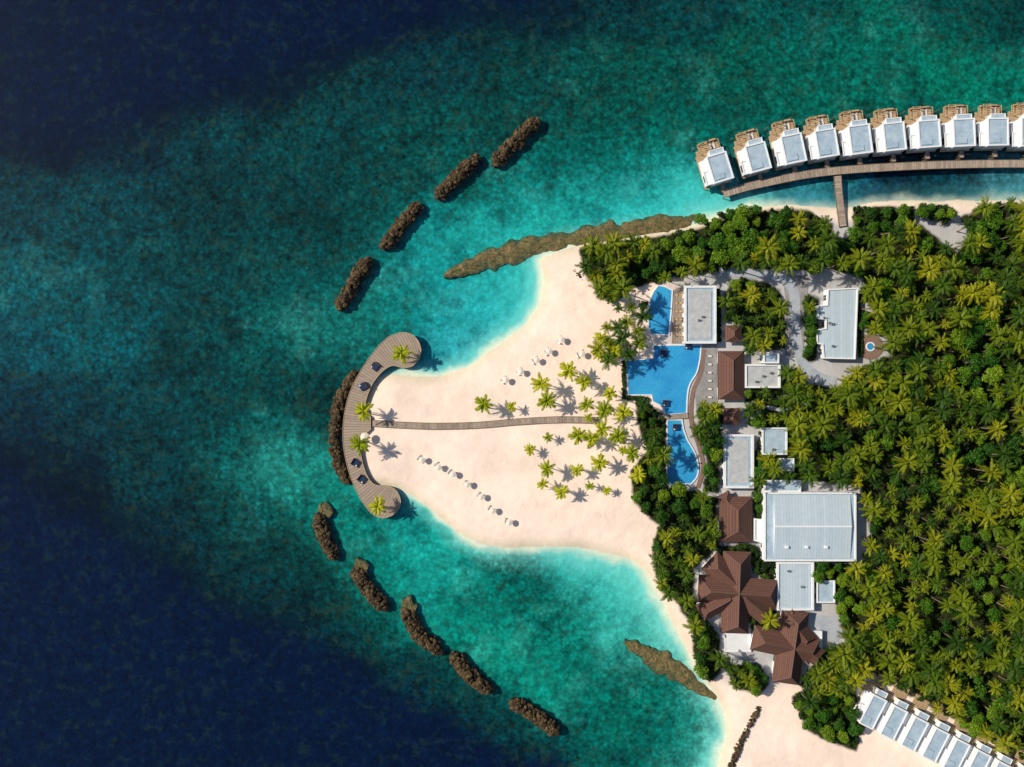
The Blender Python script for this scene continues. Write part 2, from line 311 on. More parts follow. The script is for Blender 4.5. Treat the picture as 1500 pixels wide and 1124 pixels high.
# ---------------------------------------------------------------- mesh helpers
def link(o): scene.collection.objects.link(o); return o
def mkmesh(name,verts,faces,mats,mi=None,smooth=False):
    me=bpy.data.meshes.new(name); me.from_pydata([tuple(v) for v in verts],[],[tuple(f) for f in faces])
    for m in mats: me.materials.append(m)
    if mi is not None and len(mats)>1: me.polygons.foreach_set('material_index',np.array(mi,dtype=np.int32))
    if smooth: me.polygons.foreach_set('use_smooth',np.ones(len(me.polygons),bool))
    me.update(); return me
def empty(name,loc=(0,0,0),rz=0):
    e=bpy.data.objects.new(name,None); e.location=loc; e.rotation_euler=(0,0,rz); e.empty_display_size=1; return link(e)
class MB:
    def __init__(s): s.v=[];s.f=[];s.m=[]
    def add(s,vs,fs,m=0):
        o=len(s.v); s.v+= [tuple(v) for v in vs]; s.f+=[tuple(i+o for i in f) for f in fs]; s.m+=[m]*len(fs)
    def box(s,x0,x1,y0,y1,z0,z1,m=0):
        s.add([(x0,y0,z0),(x1,y0,z0),(x1,y1,z0),(x0,y1,z0),(x0,y0,z1),(x1,y0,z1),(x1,y1,z1),(x0,y1,z1)],
              [(3,2,1,0),(4,5,6,7),(0,1,5,4),(1,2,6,5),(2,3,7,6),(3,0,4,7)],m)
    def rbox(s,cx,cy,sx,sy,z0,z1,a,m=0):
        c,sn=math.cos(a),math.sin(a); q=[(-sx,-sy),(sx,-sy),(sx,sy),(-sx,sy)]
        b=[(cx+x/2*c-y/2*sn,cy+x/2*sn+y/2*c) for x,y in q]
        s.add([(x,y,z0) for x,y in b]+[(x,y,z1) for x,y in b],[(3,2,1,0),(4,5,6,7),(0,1,5,4),(1,2,6,5),(2,3,7,6),(3,0,4,7)],m)
    def prism(s,poly,z0,z1,m=0,ms=None):
        n=len(poly); ms=m if ms is None else ms
        s.add([(x,y,z1) for x,y in poly],[tuple(range(n))],m)
        vs=[(x,y,z0) for x,y in poly]+[(x,y,z1) for x,y in poly]
        s.add(vs,[(i,(i+1)%n,n+(i+1)%n,n+i) for i in range(n)],ms)
    def cyl(s,x,y,r,z0,z1,n=8,m=0,r2=None):
        r2=r if r2 is None else r2
        a=[2*math.pi*i/n for i in range(n)]
        s.add([(x+r*math.cos(t),y+r*math.sin(t),z0) for t in a]+[(x+r2*math.cos(t),y+r2*math.sin(t),z1) for t in a],
              [(i,(i+1)%n,n+(i+1)%n,n+i) for i in range(n)]+[tuple(range(n,2*n))],m)
    def mesh(s,name,mats): return mkmesh(name,s.v,s.f,mats,s.m)
    def make(s,name,mats,parent=None):
        o=link(bpy.data.objects.new(name,s.mesh(name,mats)))
        if parent: o.parent=parent
        return o
def area(p): return 0.5*sum(p[i][0]*p[(i+1)%len(p)][1]-p[(i+1)%len(p)][0]*p[i][1] for i in range(len(p)))
def ccw(p): return p if area(p)>0 else p[::-1]
def inset(p,d):
    n=len(p); out=[]
    for i in range(n):
        a,b,c=Vector(p[i-1]),Vector(p[i]),Vector(p[(i+1)%n])
        e1=(b-a).normalized(); e2=(c-b).normalized()
        n1=Vector((-e1.y,e1.x)); n2=Vector((-e2.y,e2.x)); k=1+n1.dot(n2)
        m=(n1+n2)/max(k,0.3); out.append((b.x+m.x*d,b.y+m.y*d))
    return out

# ---------------------------------------------------------------- terrain
def axis(a,b,n,far): return np.concatenate([[-f for f in far[::-1]],np.linspace(a,b,n),far])
def build_ground():
    xs=axis(-200,200,1001,[225,260,320,420,600,1000,2000,4000]); ys=axis(-150,150,751,[175,210,270,380,600,1000,2000,4000])
    X,Y=np.meshgrid(xs,ys); px=X/S+750; py=562-Y/S
    sd=base_sd(px,py); col,smooth=field(px,py)
    lum=col@LW; Z=height_from(sd,smooth)
    fine=N4.fbm(px/14,py/14,4)
    Z=Z+np.where(sd>0,0.07*fine*np.clip(sd/6,0,1),0.15*fine*np.clip(-sd/6,0,1))
    mot=np.clip(1.12-lum*2.2,0.15,1)*np.clip(lum/0.02,0.05,1)*np.clip(-sd/8,0,1)
    col=np.maximum(col-np.array([.0035,.0025,.0035]),np.array([.0001,.001,.004]))
    dsh=-sd+2.0*N2.fbm(px/25,py/25,3)
    pale=np.array([lin1(128),lin1(216),lin1(210)]); thin=np.array([lin1(222),lin1(228),lin1(208)])
    east=np.clip((px-1090)/60,0,1)*(py<420)
    soft=1+0.7*sstep(px,640,760)*sstep(py,700,780)+.3*sstep(px,620,700)*(py<600)
    f2=np.clip(1-dsh/(7.0*soft),0,1)**1.5*(1-0.85*east); f1=np.clip(1-dsh/(2.4*soft),0,1)**1.2*(1-.5*east)
    c=col*(1-f2[...,None])+pale*f2[...,None]; c=c*(1-f1[...,None])+thin*f1[...,None]
    wet=np.array([lin1(214),lin1(203),lin1(180)]); dry=np.array([lin1(240),lin1(220),lin1(206)]); grey=np.array([lin1(180),lin1(180),lin1(182)])
    t=np.clip(sd/4.0,0,1)[...,None]; land=wet*(1-t)+dry*t
    land=land*(1+0.12*N3.fbm(px/40,py/40,5)+0.07*fine)[...,None]
    res=np.clip((px-960-30*N1.fbm(px/50,py/50,3))/40,0,1)*np.clip((1010-py)/30,0,1)*np.clip((sd-3)/4,0,1)
    g=grey*(1+0.18*N4.fbm(px/30,py/30,4))[...,None]
    land=land*(1-res[...,None])+g*res[...,None]
    c=np.where((sd>0)[...,None],land,c)/KL
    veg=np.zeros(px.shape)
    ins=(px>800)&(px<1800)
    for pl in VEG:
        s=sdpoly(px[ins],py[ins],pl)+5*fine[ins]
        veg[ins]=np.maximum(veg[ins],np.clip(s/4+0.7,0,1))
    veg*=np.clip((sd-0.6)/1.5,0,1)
    ny,nx=X.shape
    me=bpy.data.meshes.new('ground'); nv=nx*ny
    me.vertices.add(nv); me.vertices.foreach_set('co',np.stack([X,Y,Z],-1).astype(np.float32).ravel())
    i=np.arange(nx-1)[None,:]+np.arange(ny-1)[:,None]*nx
    q=np.stack([i,i+1,i+nx+1,i+nx],-1).reshape(-1,4); nf=len(q)
    me.loops.add(nf*4); me.polygons.add(nf)
    me.loops.foreach_set('vertex_index',q.ravel().astype(np.int32)); me.polygons.foreach_set('loop_start',np.arange(0,nf*4,4,dtype=np.int32))
    me.polygons.foreach_set('use_smooth',np.ones(nf,bool)); me.update(); me.validate()
    a=me.attributes.new('gcol','FLOAT_COLOR','POINT'); a.data.foreach_set('color',np.concatenate([c,np.ones(c.shape[:2]+(1,))],-1).astype(np.float32).ravel())
    a=me.attributes.new('mot','FLOAT','POINT'); a.data.foreach_set('value',mot.astype(np.float32).ravel())
    a=me.attributes.new('veg','FLOAT','POINT'); a.data.foreach_set('value',veg.astype(np.float32).ravel())
    me.materials.append(M['ground']); link(bpy.data.objects.new('ground',me))
build_ground()
w=MB(); w.add([(-4000,-4000,0),(4000,-4000,0),(4000,4000,0),(-4000,4000,0)],[(0,1,2,3)]); w.make('sea_water',[M['water']])

# ---------------------------------------------------------------- rocks
import bmesh
def ico(sub):
    b=bmesh.new(); bmesh.ops.create_icosphere(b,subdivisions=sub,radius=1); v=np.array([x.co[:] for x in b.verts]); f=np.array([[q.index for q in x.verts] for x in b.faces]); b.free(); return v,f
ICV,ICF=ico(1)
def rock_pile(name,pts,width,h,dens=1.0,z0=-0.8,size=(0.45,0.95)):
    pl=np.array([P(x,y)[:2] for x,y in catmull(pts,6)])
    seg=np.linalg.norm(np.diff(pl,axis=0),axis=1); cum=np.concatenate([[0],np.cumsum(seg)]); Lt=cum[-1]
    n=int(Lt*width*2.6*dens); V=[];F=[];o=0
    for k in range(n):
        s=RNG.random()*Lt; v=RNG.uniform(-1,1)
        i=min(np.searchsorted(cum,s,side='right')-1,len(seg)-1); t=(s-cum[i])/seg[i]
        p=pl[i]*(1-t)+pl[i+1]*t; d=(pl[i+1]-pl[i])/seg[i]; nn=np.array([-d[1],d[0]])
        e=min(s,Lt-s)/(width*0.5); ef=min(1,math.sqrt(max(e,0.02)))
        wl=width*0.5*ef*(1+0.25*float(N1.fbm(np.array([s/4.0]),np.array([3.3+(v>0)*9+pl[0][0]]),3)[0]))
        z=z0+(h-z0)*(1-abs(v)**1.8)*ef+RNG.uniform(-.25,.3)
        r=RNG.uniform(*size)*(1.0 if RNG.random()>0.12 else 1.35)
        sc=np.array([r*RNG.uniform(.7,1.25),r*RNG.uniform(.7,1.2),r*RNG.uniform(.5,.85)])
        vv=ICV*(1+RNG.uniform(-.22,.18,(len(ICV),1)))*sc
        a=RNG.random()*6.28; c,sn=math.cos(a),math.sin(a); vv=vv@np.array([[c,sn,0],[-sn,c,0],[0,0,1]])
        V.append(vv+np.array([p[0]+nn[0]*v*wl,p[1]+nn[1]*v*wl,z])); F.append(ICF+o); o+=len(ICV)
    V=np.concatenate(V);F=np.concatenate(F)
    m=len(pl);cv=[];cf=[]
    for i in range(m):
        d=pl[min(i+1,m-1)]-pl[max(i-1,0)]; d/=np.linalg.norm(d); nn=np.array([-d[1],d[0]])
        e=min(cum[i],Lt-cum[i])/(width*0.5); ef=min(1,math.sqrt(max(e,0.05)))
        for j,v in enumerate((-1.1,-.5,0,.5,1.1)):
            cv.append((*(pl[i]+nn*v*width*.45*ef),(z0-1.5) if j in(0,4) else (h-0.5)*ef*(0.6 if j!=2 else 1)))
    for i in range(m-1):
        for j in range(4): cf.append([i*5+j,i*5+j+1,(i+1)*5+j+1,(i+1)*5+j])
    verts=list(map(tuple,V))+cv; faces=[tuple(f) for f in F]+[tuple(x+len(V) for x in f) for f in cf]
    me=mkmesh(name,verts,faces,[M['rock'],M['rockcore']],[0]*len(F)+[1]*len(cf)); link(bpy.data.objects.new(name,me))
for a,b in [((496,454),(541,379)),((560,364),(615,298)),((639,290),(701,229)),((723,243),(788,174))]:
    mid=((a[0]+b[0])/2+random.uniform(-3,3),(a[1]+b[1])/2+random.uniform(-3,3)); rock_pile('rock_breakwater',[a,mid,b],5.0,1.3,.9)
for pts in [[(466,752),(474,785),(491,820)],[(519,832),(540,866),(566,893)],[(592,892),(615,930),(646,957)],[(663,957),(688,990),(720,1015)],[(748,1028),(785,1050),(819,1075)]]:
    rock_pile('rock_breakwater',pts,5.0,1.2,.9)
rock_pile('rock_revetment',[(523,545),(504,575),(494,608),(490,645),(497,680),(512,708)],4.4,1.0)
rock_pile('rock_groyne',[(1111,1032),(1092,1068),(1077,1102),(1062,1145)],2.0,1.9,2.4,0.5,(0.28,.5))
rock_pile('rock_scatter',[(838,395),(846,404),(852,412)],1.6,1.5,.6,0.8,(0.2,.45))

def ledge(name,pts,seed):
    c=catmull(pts,8); nv=19; V=[];F=[]; m=len(c)
    for i in range(m):
        x,y,wd=c[i]; x0,y0,_=c[max(i-1,0)]; x1,y1,_=c[min(i+1,m-1)]
        dx,dy=x1-x0,y1-y0; l=math.hypot(dx,dy); nx,ny=-dy/l,dx/l
        wa=wd*(1+0.5*float(N3.fbm(np.array([i/3.0]),np.array([seed*3.]),4)[0])); wb=wd*(1+0.5*float(N2.fbm(np.array([i/3.0]),np.array([seed*7.]),4)[0]))
        for j in range(nv):
            v=(j/(nv-1))*2-1; ww=(wa if v<0 else wb)
            X,Y,_=P(x+nx*v*ww,y+ny*v*ww)
            pr=1-abs(v)**3; nz=float(N4.fbm(np.array([X/2.6+seed]),np.array([Y/2.6]),4)[0])
            z=-0.75+pr*.9+0.45*nz; z=math.floor(z*4)/4*0.6+z*0.4
            if j in(0,nv-1): z=-1.5
            V.append((X,Y,z))
    for i in range(m-1):
        for j in range(nv-1): F.append((i*nv+j,i*nv+j+1,(i+1)*nv+j+1,(i+1)*nv+j))
    link(bpy.data.objects.new(name,mkmesh(name,V,F,[M['algae']])))
ledge('rock_ledge',[(650,405,4),(675,397,12),(700,386,15),(735,374,18),(775,363,18),(815,355,17),(860,348,17),(905,343,20),(950,337,20),(990,328,15),(1024,321,9)],1)
ledge('rock_ledge',[(914,940,4),(932,950,11),(955,962,16),(980,977,17),(1005,993,15),(1028,1008,12),(1050,1022,6)],2)
for q,(a,b) in enumerate([((470,746),(482,752)),((523,826),(534,832)),((592,884),(606,890))]):
    ledge('mossy_rock_ledge',[(a[0]-4,a[1],5),(a[0]+3,a[1]+1,11),(b[0]+3,b[1]+3,6)],5+q)

# ---------------------------------------------------------------- timber deck, boardwalk, jetties
DZ=1.9
out=catmull([(540,748),(526,728),(512,695),(503,655),(503,615),(512,575),(530,540),(550,512),(566,496),(577,490),(590,487),(603,490),(613,500),(617,514),(613,528),(603,537),(590,539),(576,536),(566,540),(555,550),(545,564),(537,584),(533,603)],4)[:]+[(543,611),(543,629)]+catmull([(531,640),(529,665),(535,690),(544,706),(553,711),(564,711),(576,715),(584,724),(587,736),(583,748),(573,756),(560,759),(548,755),(541,749)],4)[:-1]
poly=ccw([P(x,y,DZ)[:2] for x,y in out])
dk=empty('curved_timber_deck')
b=MB(); b.prism(poly,DZ-.3,DZ); b.make('deck_boards',[M['deckpolar']],dk)
b=MB(); b.prism(poly,DZ-.55,DZ-.31)
for i in range(0,len(poly),4):
    ip=inset(poly,.7)[i]; b.cyl(ip[0],ip[1],.16,-2.5,DZ-.4,8)
b.make('beams_and_piles',[M['post']],dk)
b=MB(); pi=inset(poly,.12); po=inset(poly,-.02)
n=len(poly)
b.add([(x,y,DZ+.12) for x,y in po]+[(x,y,DZ+.12) for x,y in pi],[(i,(i+1)%n,n+(i+1)%n,n+i) for i in range(n)])
b.add([(x,y,DZ-.05) for x,y in po]+[(x,y,DZ+.12) for x,y in po],[(i,(i+1)%n,n+(i+1)%n,n+i) for i in range(n)])
b.add([(x,y,DZ) for x,y in pi]+[(x,y,DZ+.12) for x,y in pi],[(i+n,(i+1)%n+n,(i+1)%n,i) for i in range(n)])
b.make('edge_kerb',[M['terr']],dk)
def strip(name,pts,width,z,mat,piles=0):
    c=catmull(pts,8); e=empty(name); b2=MB(); Ls=[];Rs=[]
    for i in range(len(c)):
        x,y,_=P(*c[i],z); x0,y0,_=P(*c[max(i-1,0)],z); x1,y1,_=P(*c[min(i+1,len(c)-1)],z)
        l=math.hypot(x1-x0,y1-y0); nx,ny=-(y1-y0)/l,(x1-x0)/l
        Ls.append((x+nx*width/2,y+ny*width/2)); Rs.append((x-nx*width/2,y-ny*width/2))
        if piles and i%4==0:
            for s in(1,-1): b2.cyl(x+nx*s*(width/2-.25),y+ny*s*(width/2-.25),.15,piles,z-.2,8)
    b=MB()
    for i in range(len(c)-1):
        l=math.hypot(Ls[i+1][0]-Ls[i][0],Ls[i+1][1]-Ls[i][1]); k=max(1,round(l/0.8))
        for j in range(k):
            t0=j/k; t1=(j+.88)/k
            q=[tuple(Rs[i][d]*(1-t0)+Rs[i+1][d]*t0 for d in(0,1)),tuple(Rs[i][d]*(1-t1)+Rs[i+1][d]*t1 for d in(0,1)),
               tuple(Ls[i][d]*(1-t1)+Ls[i+1][d]*t1 for d in(0,1)),tuple(Ls[i][d]*(1-t0)+Ls[i+1][d]*t0 for d in(0,1))]
            b.prism(ccw(q),z-.08,z)
    b.make('boards',[mat],e)
    for sd_ in (Ls,Rs):
        for i in range(len(c)-1):
            p,q=sd_[i],sd_[i+1]; a=math.atan2(q[1]-p[1],q[0]-p[0]); l=math.hypot(q[0]-p[0],q[1]-p[1])
            b2.rbox((p[0]+q[0])/2,(p[1]+q[1])/2,l,.16,z-.3,z+.09,a)
    b2.make('edge_beams_and_piles',[M['post']],e)
    return e
plank=simple('walkway_board',(.42,.34,.27,1),(.28,.225,.18,1),1.2,.75,.1,island=.22)
strip('sand_boardwalk',[(542,620),(590,623),(640,624.5),(700,623),(760,618),(820,615),(876,616)],2.3,1.55,plank,piles=.8)
strip('over_water_jetty',[(1060,284),(1090,275),(1120,268),(1180,256),(1240,249),(1320,244),(1400,241),(1500,240),(1600,242)],2.8,1.9,plank,piles=-2.5)
strip('jetty_bridge',[(1227,258),(1229,285),(1235,332)],2.6,1.8,plank,piles=-2)
strip('garden_footbridge',[(964,611),(985,611),(1008,609)],1.8,1.6,plank,piles=.9)

# ---------------------------------------------------------------- palms & trees
def frond(b,rng,az,e0,Lf,droop,m,nl=12,lw=.2):
    ca,sa=math.cos(az),math.sin(az); pts=[];x=0;z=0;ns=9
    for i in range(ns+1):
        t=i/ns; pts.append((x,z)); p=e0-droop*t**1.5; x+=math.cos(p)*Lf/ns; z+=math.sin(p)*Lf/ns
    def at(t):
        u=t*ns; i=min(int(u),ns-1); f=u-i; return pts[i][0]*(1-f)+pts[i+1][0]*f, pts[i][1]*(1-f)+pts[i+1][1]*f
    def W(r,s,z): return (r*ca-s*sa,r*sa+s*ca,z)
    V=[];F=[]
    for i in range(0,ns+1,3):
        r,z=pts[i]; w_=.07*(1-i/ns)+.015; V+=[W(r,-w_,z+.02),W(r,w_,z+.02)]
    for i in range(len(V)//2-1): F.append((2*i,2*i+1,2*i+3,2*i+2))
    b.add(V,F,m)
    for k in range(nl):
        t=.1+.9*(k+.5)/nl; r,z=at(t)
        ll=Lf*.30*(math.sin(math.pi*(.12+.80*t))**.8)*rng.uniform(.85,1.1)
        for s in(1,-1):
            fa=math.radians(38+25*t+rng.uniform(-6,6)); dr=rng.uniform(.2,.5)
            dx,dy,dz=math.sin(fa)*ll,s*math.cos(fa)*ll,-dr*ll
            V=[W(r-lw*.5,0,z),W(r+lw*.5,0,z),W(r+dx*.55+lw*.45,dy*.55,z+dz*.35+.04),W(r+dx,dy,z+dz),W(r+dx*.55-lw*.45,dy*.55,z+dz*.35)]
            b.add(V,[(0,1,2,4),(4,2,3)],m)
def palm_mesh(name,seed,R=4.0,h=8,nf=22,lean=1.0,leafm='palmleaf',lw=.22):
    rng=random.Random(seed); b=MB(); la=rng.uniform(0,6.28); ns=7; n=7
    rings=[]
    for i in range(ns+1):
        t=i/ns; ox=math.cos(la)*lean*(t*t-1); oy=math.sin(la)*lean*(t*t-1); r=.26*(1-.5*t)+(.12 if i==0 else 0)
        rings.append([(ox+r*math.cos(a*2*math.pi/n),oy+r*math.sin(a*2*math.pi/n),-h+t*h) for a in range(n)])
    V=[v for r in rings for v in r]
    F=[(i*n+a,i*n+(a+1)%n,(i+1)*n+(a+1)%n,(i+1)*n+a) for i in range(ns) for a in range(n)]
    b.add(V,F,1)
    for k in range(6):
        a=rng.uniform(0,6.28); b.cyl(.3*math.cos(a),.3*math.sin(a),.14,-.45,-.15,6,1)
    for i in range(nf):
        t=i/nf; az=i*2.39996+rng.uniform(-.35,.35)
        e0=math.radians(72-72*t+rng.uniform(-10,10)); dr=math.radians(75+rng.uniform(-15,28))
        frond(b,rng,az,e0,R*1.18*rng.uniform(.78,1.1)*(0.72+.33*t),dr,0,lw=lw)
    return b.mesh(name,[M[leafm],M['trunk']])
def tree_mesh(name,seed,R=3.6,h=6,n=1500,leaf=.34,mat='broad'):
    rng=np.random.default_rng(seed); b=MB()
    b.cyl(0,0,.3,-h,-h*.35,8,1,.2)
    blobs=[]
    for i in range(9):
        a=i*2.4+rng.uniform(-.3,.3); rr=R*.62*math.sqrt((i+.3)/9)
        blobs.append((rr*math.cos(a),rr*math.sin(a),rng.uniform(-.30,.12)*R-.25*rr,R*rng.uniform(.30,.5)))
        x,y,z,r=blobs[-1]
        V=[(-.12,0,-h*.4),(.12,0,-h*.4),(0,.14,-h*.4),(x-.05,y,z),(x+.05,y,z),(x,y+.06,z)]
        b.add(V,[(0,1,4,3),(1,2,5,4),(2,0,3,5)],1)
    for k in range(n):
        x,y,z,r=blobs[rng.integers(len(blobs))]
        d=rng.normal(size=3); d/=np.linalg.norm(d)
        if d[2]<-.35: d[2]=-d[2]
        rr=r*(rng.random()**.22)*rng.uniform(.9,1.12); c=np.array([x,y,z])+d*rr*np.array([1,1,.8])
        nrm=d*.7+rng.normal(size=3)*.5+np.array([0,0,.35]); nrm/=np.linalg.norm(nrm)
        u=np.cross(nrm,rng.normal(size=3)); u/=np.linalg.norm(u); v=np.cross(nrm,u)
        s=leaf*rng.uniform(.6,1.25)
        b.add([c-u*s,c-v*s*.55,c+u*s,c+v*s*.55],[(0,1,2,3)],0)
    return b.mesh(name,[M[mat],M['trunk']])
def coll(name,meshes):
    c=bpy.data.collections.new(name)
    for i,me in enumerate(meshes): c.objects.link(bpy.data.objects.new('%s_%02d'%(me.name,i),me))
    return c
FP=[palm_mesh('forest_palm',100+i,R=3.5+.4*(i%3),h=9,nf=18+i%3*2,lw=.26) for i in range(6)]
BP=[palm_mesh('beach_palm',200+i,R=3.2+.3*(i%3),h=5.4+.7*(i%3),nf=20+i%3,lean=.9,leafm='palmbeach',lw=.28) for i in range(4)]
BT=[tree_mesh('broadleaf_tree',300+i,n=1100,leaf=.38) for i in range(4)]
SH=[tree_mesh('shrub',400+i,R=1.7,h=1.6,n=300,leaf=.30,mat='shrub') for i in range(3)]
C_mix=coll('tree_variants',FP+BT); C_sh=coll('shrub_variants',SH)
def scatter(name,pts,rz,scl,idx,col):
    me=bpy.data.meshes.new(name); me.from_pydata([tuple(p) for p in pts],[],[])
    a=me.attributes.new('rotv','FLOAT_VECTOR','POINT'); a.data.foreach_set('vector',np.array([(random.gauss(0,.06),random.gauss(0,.06),r) for r in rz],dtype=np.float32).ravel())
    a=me.attributes.new('scl','FLOAT','POINT'); a.data.foreach_set('value',np.array(scl,dtype=np.float32))
    a=me.attributes.new('idx','INT','POINT'); a.data.foreach_set('value',np.array(idx,dtype=np.int32))
    o=link(bpy.data.objects.new(name,me))
    ng=bpy.data.node_groups.new(name+'_nodes','GeometryNodeTree')
    ng.interface.new_socket('Geometry',in_out='INPUT',socket_type='NodeSocketGeometry'); ng.interface.new_socket('Geometry',in_out='OUTPUT',socket_type='NodeSocketGeometry')
    nd=ng.nodes; gi=nd.new('NodeGroupInput'); go=nd.new('NodeGroupOutput'); ip=nd.new('GeometryNodeInstanceOnPoints'); ci=nd.new('GeometryNodeCollectionInfo')
    ci.inputs['Collection'].default_value=col; ci.inputs['Separate Children'].default_value=True; ci.inputs['Reset Children'].default_value=True
    def na(nm,dt):
        q=nd.new('GeometryNodeInputNamedAttribute'); q.data_type=dt; q.inputs['Name'].default_value=nm
        return next(x for x in q.outputs if x.enabled and x.name=='Attribute')
    lk=ng.links; lk.new(gi.outputs[0],ip.inputs['Points']); lk.new(ci.outputs[0],ip.inputs['Instance']); ip.inputs['Pick Instance'].default_value=True
    lk.new(na('idx','INT'),ip.inputs['Instance Index']); lk.new(na('rotv','FLOAT_VECTOR'),ip.inputs['Rotation']); lk.new(na('scl','FLOAT'),ip.inputs['Scale'])
    lk.new(ip.outputs[0],go.inputs[0]); md=o.modifiers.new('instances','NODES'); md.node_group=ng
    return o

# ---------------------------------------------------------------- buildings
FOOT=[]
def windows(e,poly,z0,h):
    fr=MB()
    n=len(poly)
    for i in range(n):
        (x0,y0),(x1,y1)=poly[i],poly[(i+1)%n]; l=math.hypot(x1-x0,y1-y0)
        if l<2.6: continue
        a=math.atan2(y1-y0,x1-x0); k=max(1,int(l/3.2))
        for j in range(k):
            t=(j+.5)/k; cx,cy=x0+(x1-x0)*t,y0+(y1-y0)*t; wd=min(2.0,l/k*.65)
            zb,zt=(z0+.1,z0+2.3) if (j==k//2) else (z0+.9,z0+2.3)
            fr.rbox(cx,cy,wd+.25,.14,zb-.1,zt+.12,a,0); fr.rbox(cx,cy,wd,.22,zb,zt,a,1)
            fr.rbox(cx,cy,.06,.26,zb,zt,a,0)
    fr.make('windows_and_doors',[M['white'],M['glass']],e)
def flat_building(name,pp,h=4.5,roof='roof',par=.55,ph=.4,ac=0,win=True,base=.9,panel=None):
    poly=ccw([P(x,y,h)[:2] for x,y in pp]); FOOT.append(pp)
    cx=sum(p[0] for p in poly)/len(poly); cy=sum(p[1] for p in poly)/len(poly)
    e=empty(name,(cx,cy,0)); poly=[(x-cx,y-cy) for x,y in poly]
    ins=inset(poly,par); n=len(poly)
    b=MB(); b.add([(x,y,base) for x,y in poly]+[(x,y,h-.45) for x,y in poly],[(i,(i+1)%n,n+(i+1)%n,n+i) for i in range(n)]); b.make('walls',[M['white']],e)
    o2=inset(poly,-.12); b=MB()
    b.add([(x,y,h-.45) for x,y in o2]+[(x,y,h) for x,y in o2],[(i,(i+1)%n,n+(i+1)%n,n+i) for i in range(n)])
    b.add([(x,y,h-.45) for x,y in poly]+[(x,y,h-.45) for x,y in o2],[(i,(i+1)%n,n+(i+1)%n,n+i) for i in range(n)])
    b.add([(x,y,h) for x,y in o2]+[(x,y,h) for x,y in ins],[(i,(i+1)%n,n+(i+1)%n,n+i) for i in range(n)])
    b.add([(x,y,h) for x,y in ins]+[(x,y,h-ph) for x,y in ins],[(i,(i+1)%n,n+(i+1)%n,n+i) for i in range(n)])
    b.make('parapet',[M['white']],e)
    b=MB(); b.add([(x,y,h-ph) for x,y in ins],[tuple(range(n))]); b.make('roof',[M[roof]],e)
    xs=[p[0] for p in ins]; ys=[p[1] for p in ins]
    if panel:
        b=MB(); d=panel; b.prism([(min(xs)+d,min(ys)+d),(max(xs)-d,min(ys)+d),(max(xs)-d,max(ys)-d),(min(xs)+d,max(ys)-d)],h-ph,h-ph+.15); b.make('raised_roof_panel',[M['rooftan']],e)
    if ac:
        b=MB(); rr=random.Random(int(pp[0][0]))
        for i in range(ac):
            x=rr.uniform(min(xs)*.75,max(xs)*.5); y=rr.uniform(min(ys)*.75,max(ys)*.75)
            b.box(x-.5,x+.5,y-.35,y+.35,h-ph+.18,h-ph+.75); b.cyl(x,y,.26,h-ph+.75,h-ph+.82,10,1)
            b.box(x+.6,x+2.0,y-.06,y+.06,h-ph+.2,h-ph+.3)
        b.make('roof_air_conditioners',[M['metal'],M['glass']],e)
    if win: windows(e,poly,1.2,h)
    return e
def R(x0,y0,x1,y1): return [(x0,y0),(x1,y0),(x1,y1),(x0,y1)]
flat_building('pool_bar_building',R(1003,419,1049,503),4.8,'roof',panel=.9,ac=2,par=.7)
flat_building('spa_building',[(1213,424),(1257,422),(1253,526),(1207,525),(1205,505),(1197,503),(1197,483),(1210,481),(1210,468),(1198,467),(1198,448),(1212,447)],4.6,'roofmetal',ac=4,par=.35)
flat_building('white_pavilion',[(1092,534),(1143,534),(1143,568),(1092,568)],4.2,'rooftan',ac=3)
flat_building('stair_tower',[(1119,516),(1141,518),(1141,532),(1119,532)],5.4,'roof',par=.4)
flat_building('small_white_building',R(1117,627,1153,666),4.2,'roof',ac=1,par=.4)
flat_building('kitchen_building',R(1061,637,1104,715),4.6,'roof',panel=1.0,par=.7)
flat_building('service_building',R(1139,824,1192,894),4.6,'roofmetal',par=.6,ac=2)
flat_building('store_building',R(1197,851,1223,883),3.9,'roof',par=.35)
flat_building('utility_hut',R(1142,672,1163,690),3.4,'roof',par=.3)
flat_building('entrance_wing',R(1120,704,1173,721),4.4,'roof',par=.5)
flat_building('side_wing',[(1105,760),(1119,762),(1119,796),(1105,792)],4.0,'white',par=.4)
e=flat_building('main_restaurant_building',R(1120,722,1254,822),6.0,'roof',par=.5,ph=.35)
b=MB(); hx=(1254-1130)*S*.5*(1-6/H)-.9; hy=(822-722)*S*.5*(1-6/H)-.9; ox=1.2
b.add([(-hx+ox,-hy,5.75),(hx+ox-1,-hy,5.75),(hx+ox-1,0.3,6.9),(-hx+ox,0.3,6.9)],[(0,1,2,3)],0)
b.add([(-hx+ox,0.3,6.9),(hx+ox-1,0.3,6.9),(hx+ox-1,hy,5.75),(-hx+ox,hy,5.75)],[(0,1,2,3)],0)
b.add([(-hx+ox,-hy,5.75),(-hx+ox,0.3,6.9),(-hx+ox,hy,5.75)],[(0,1,2)],1); b.add([(hx+ox-1,-hy,5.75),(hx+ox-1,0.3,6.9),(hx+ox-1,hy,5.75)],[(2,1,0)],1)
b.make('low_gable_roof',[M['roofmetal'],M['white']],e)
b=MB(); b.box(-hx+ox,hx+ox-1,.05,.55,6.86,6.98); 
for k in range(3): b.box(-hx+ox+4+k*7,-hx+ox+5+k*7,-7.5,-6.7,6.2,6.9)
b.make('ridge_cap_and_vents',[M['white']],e)

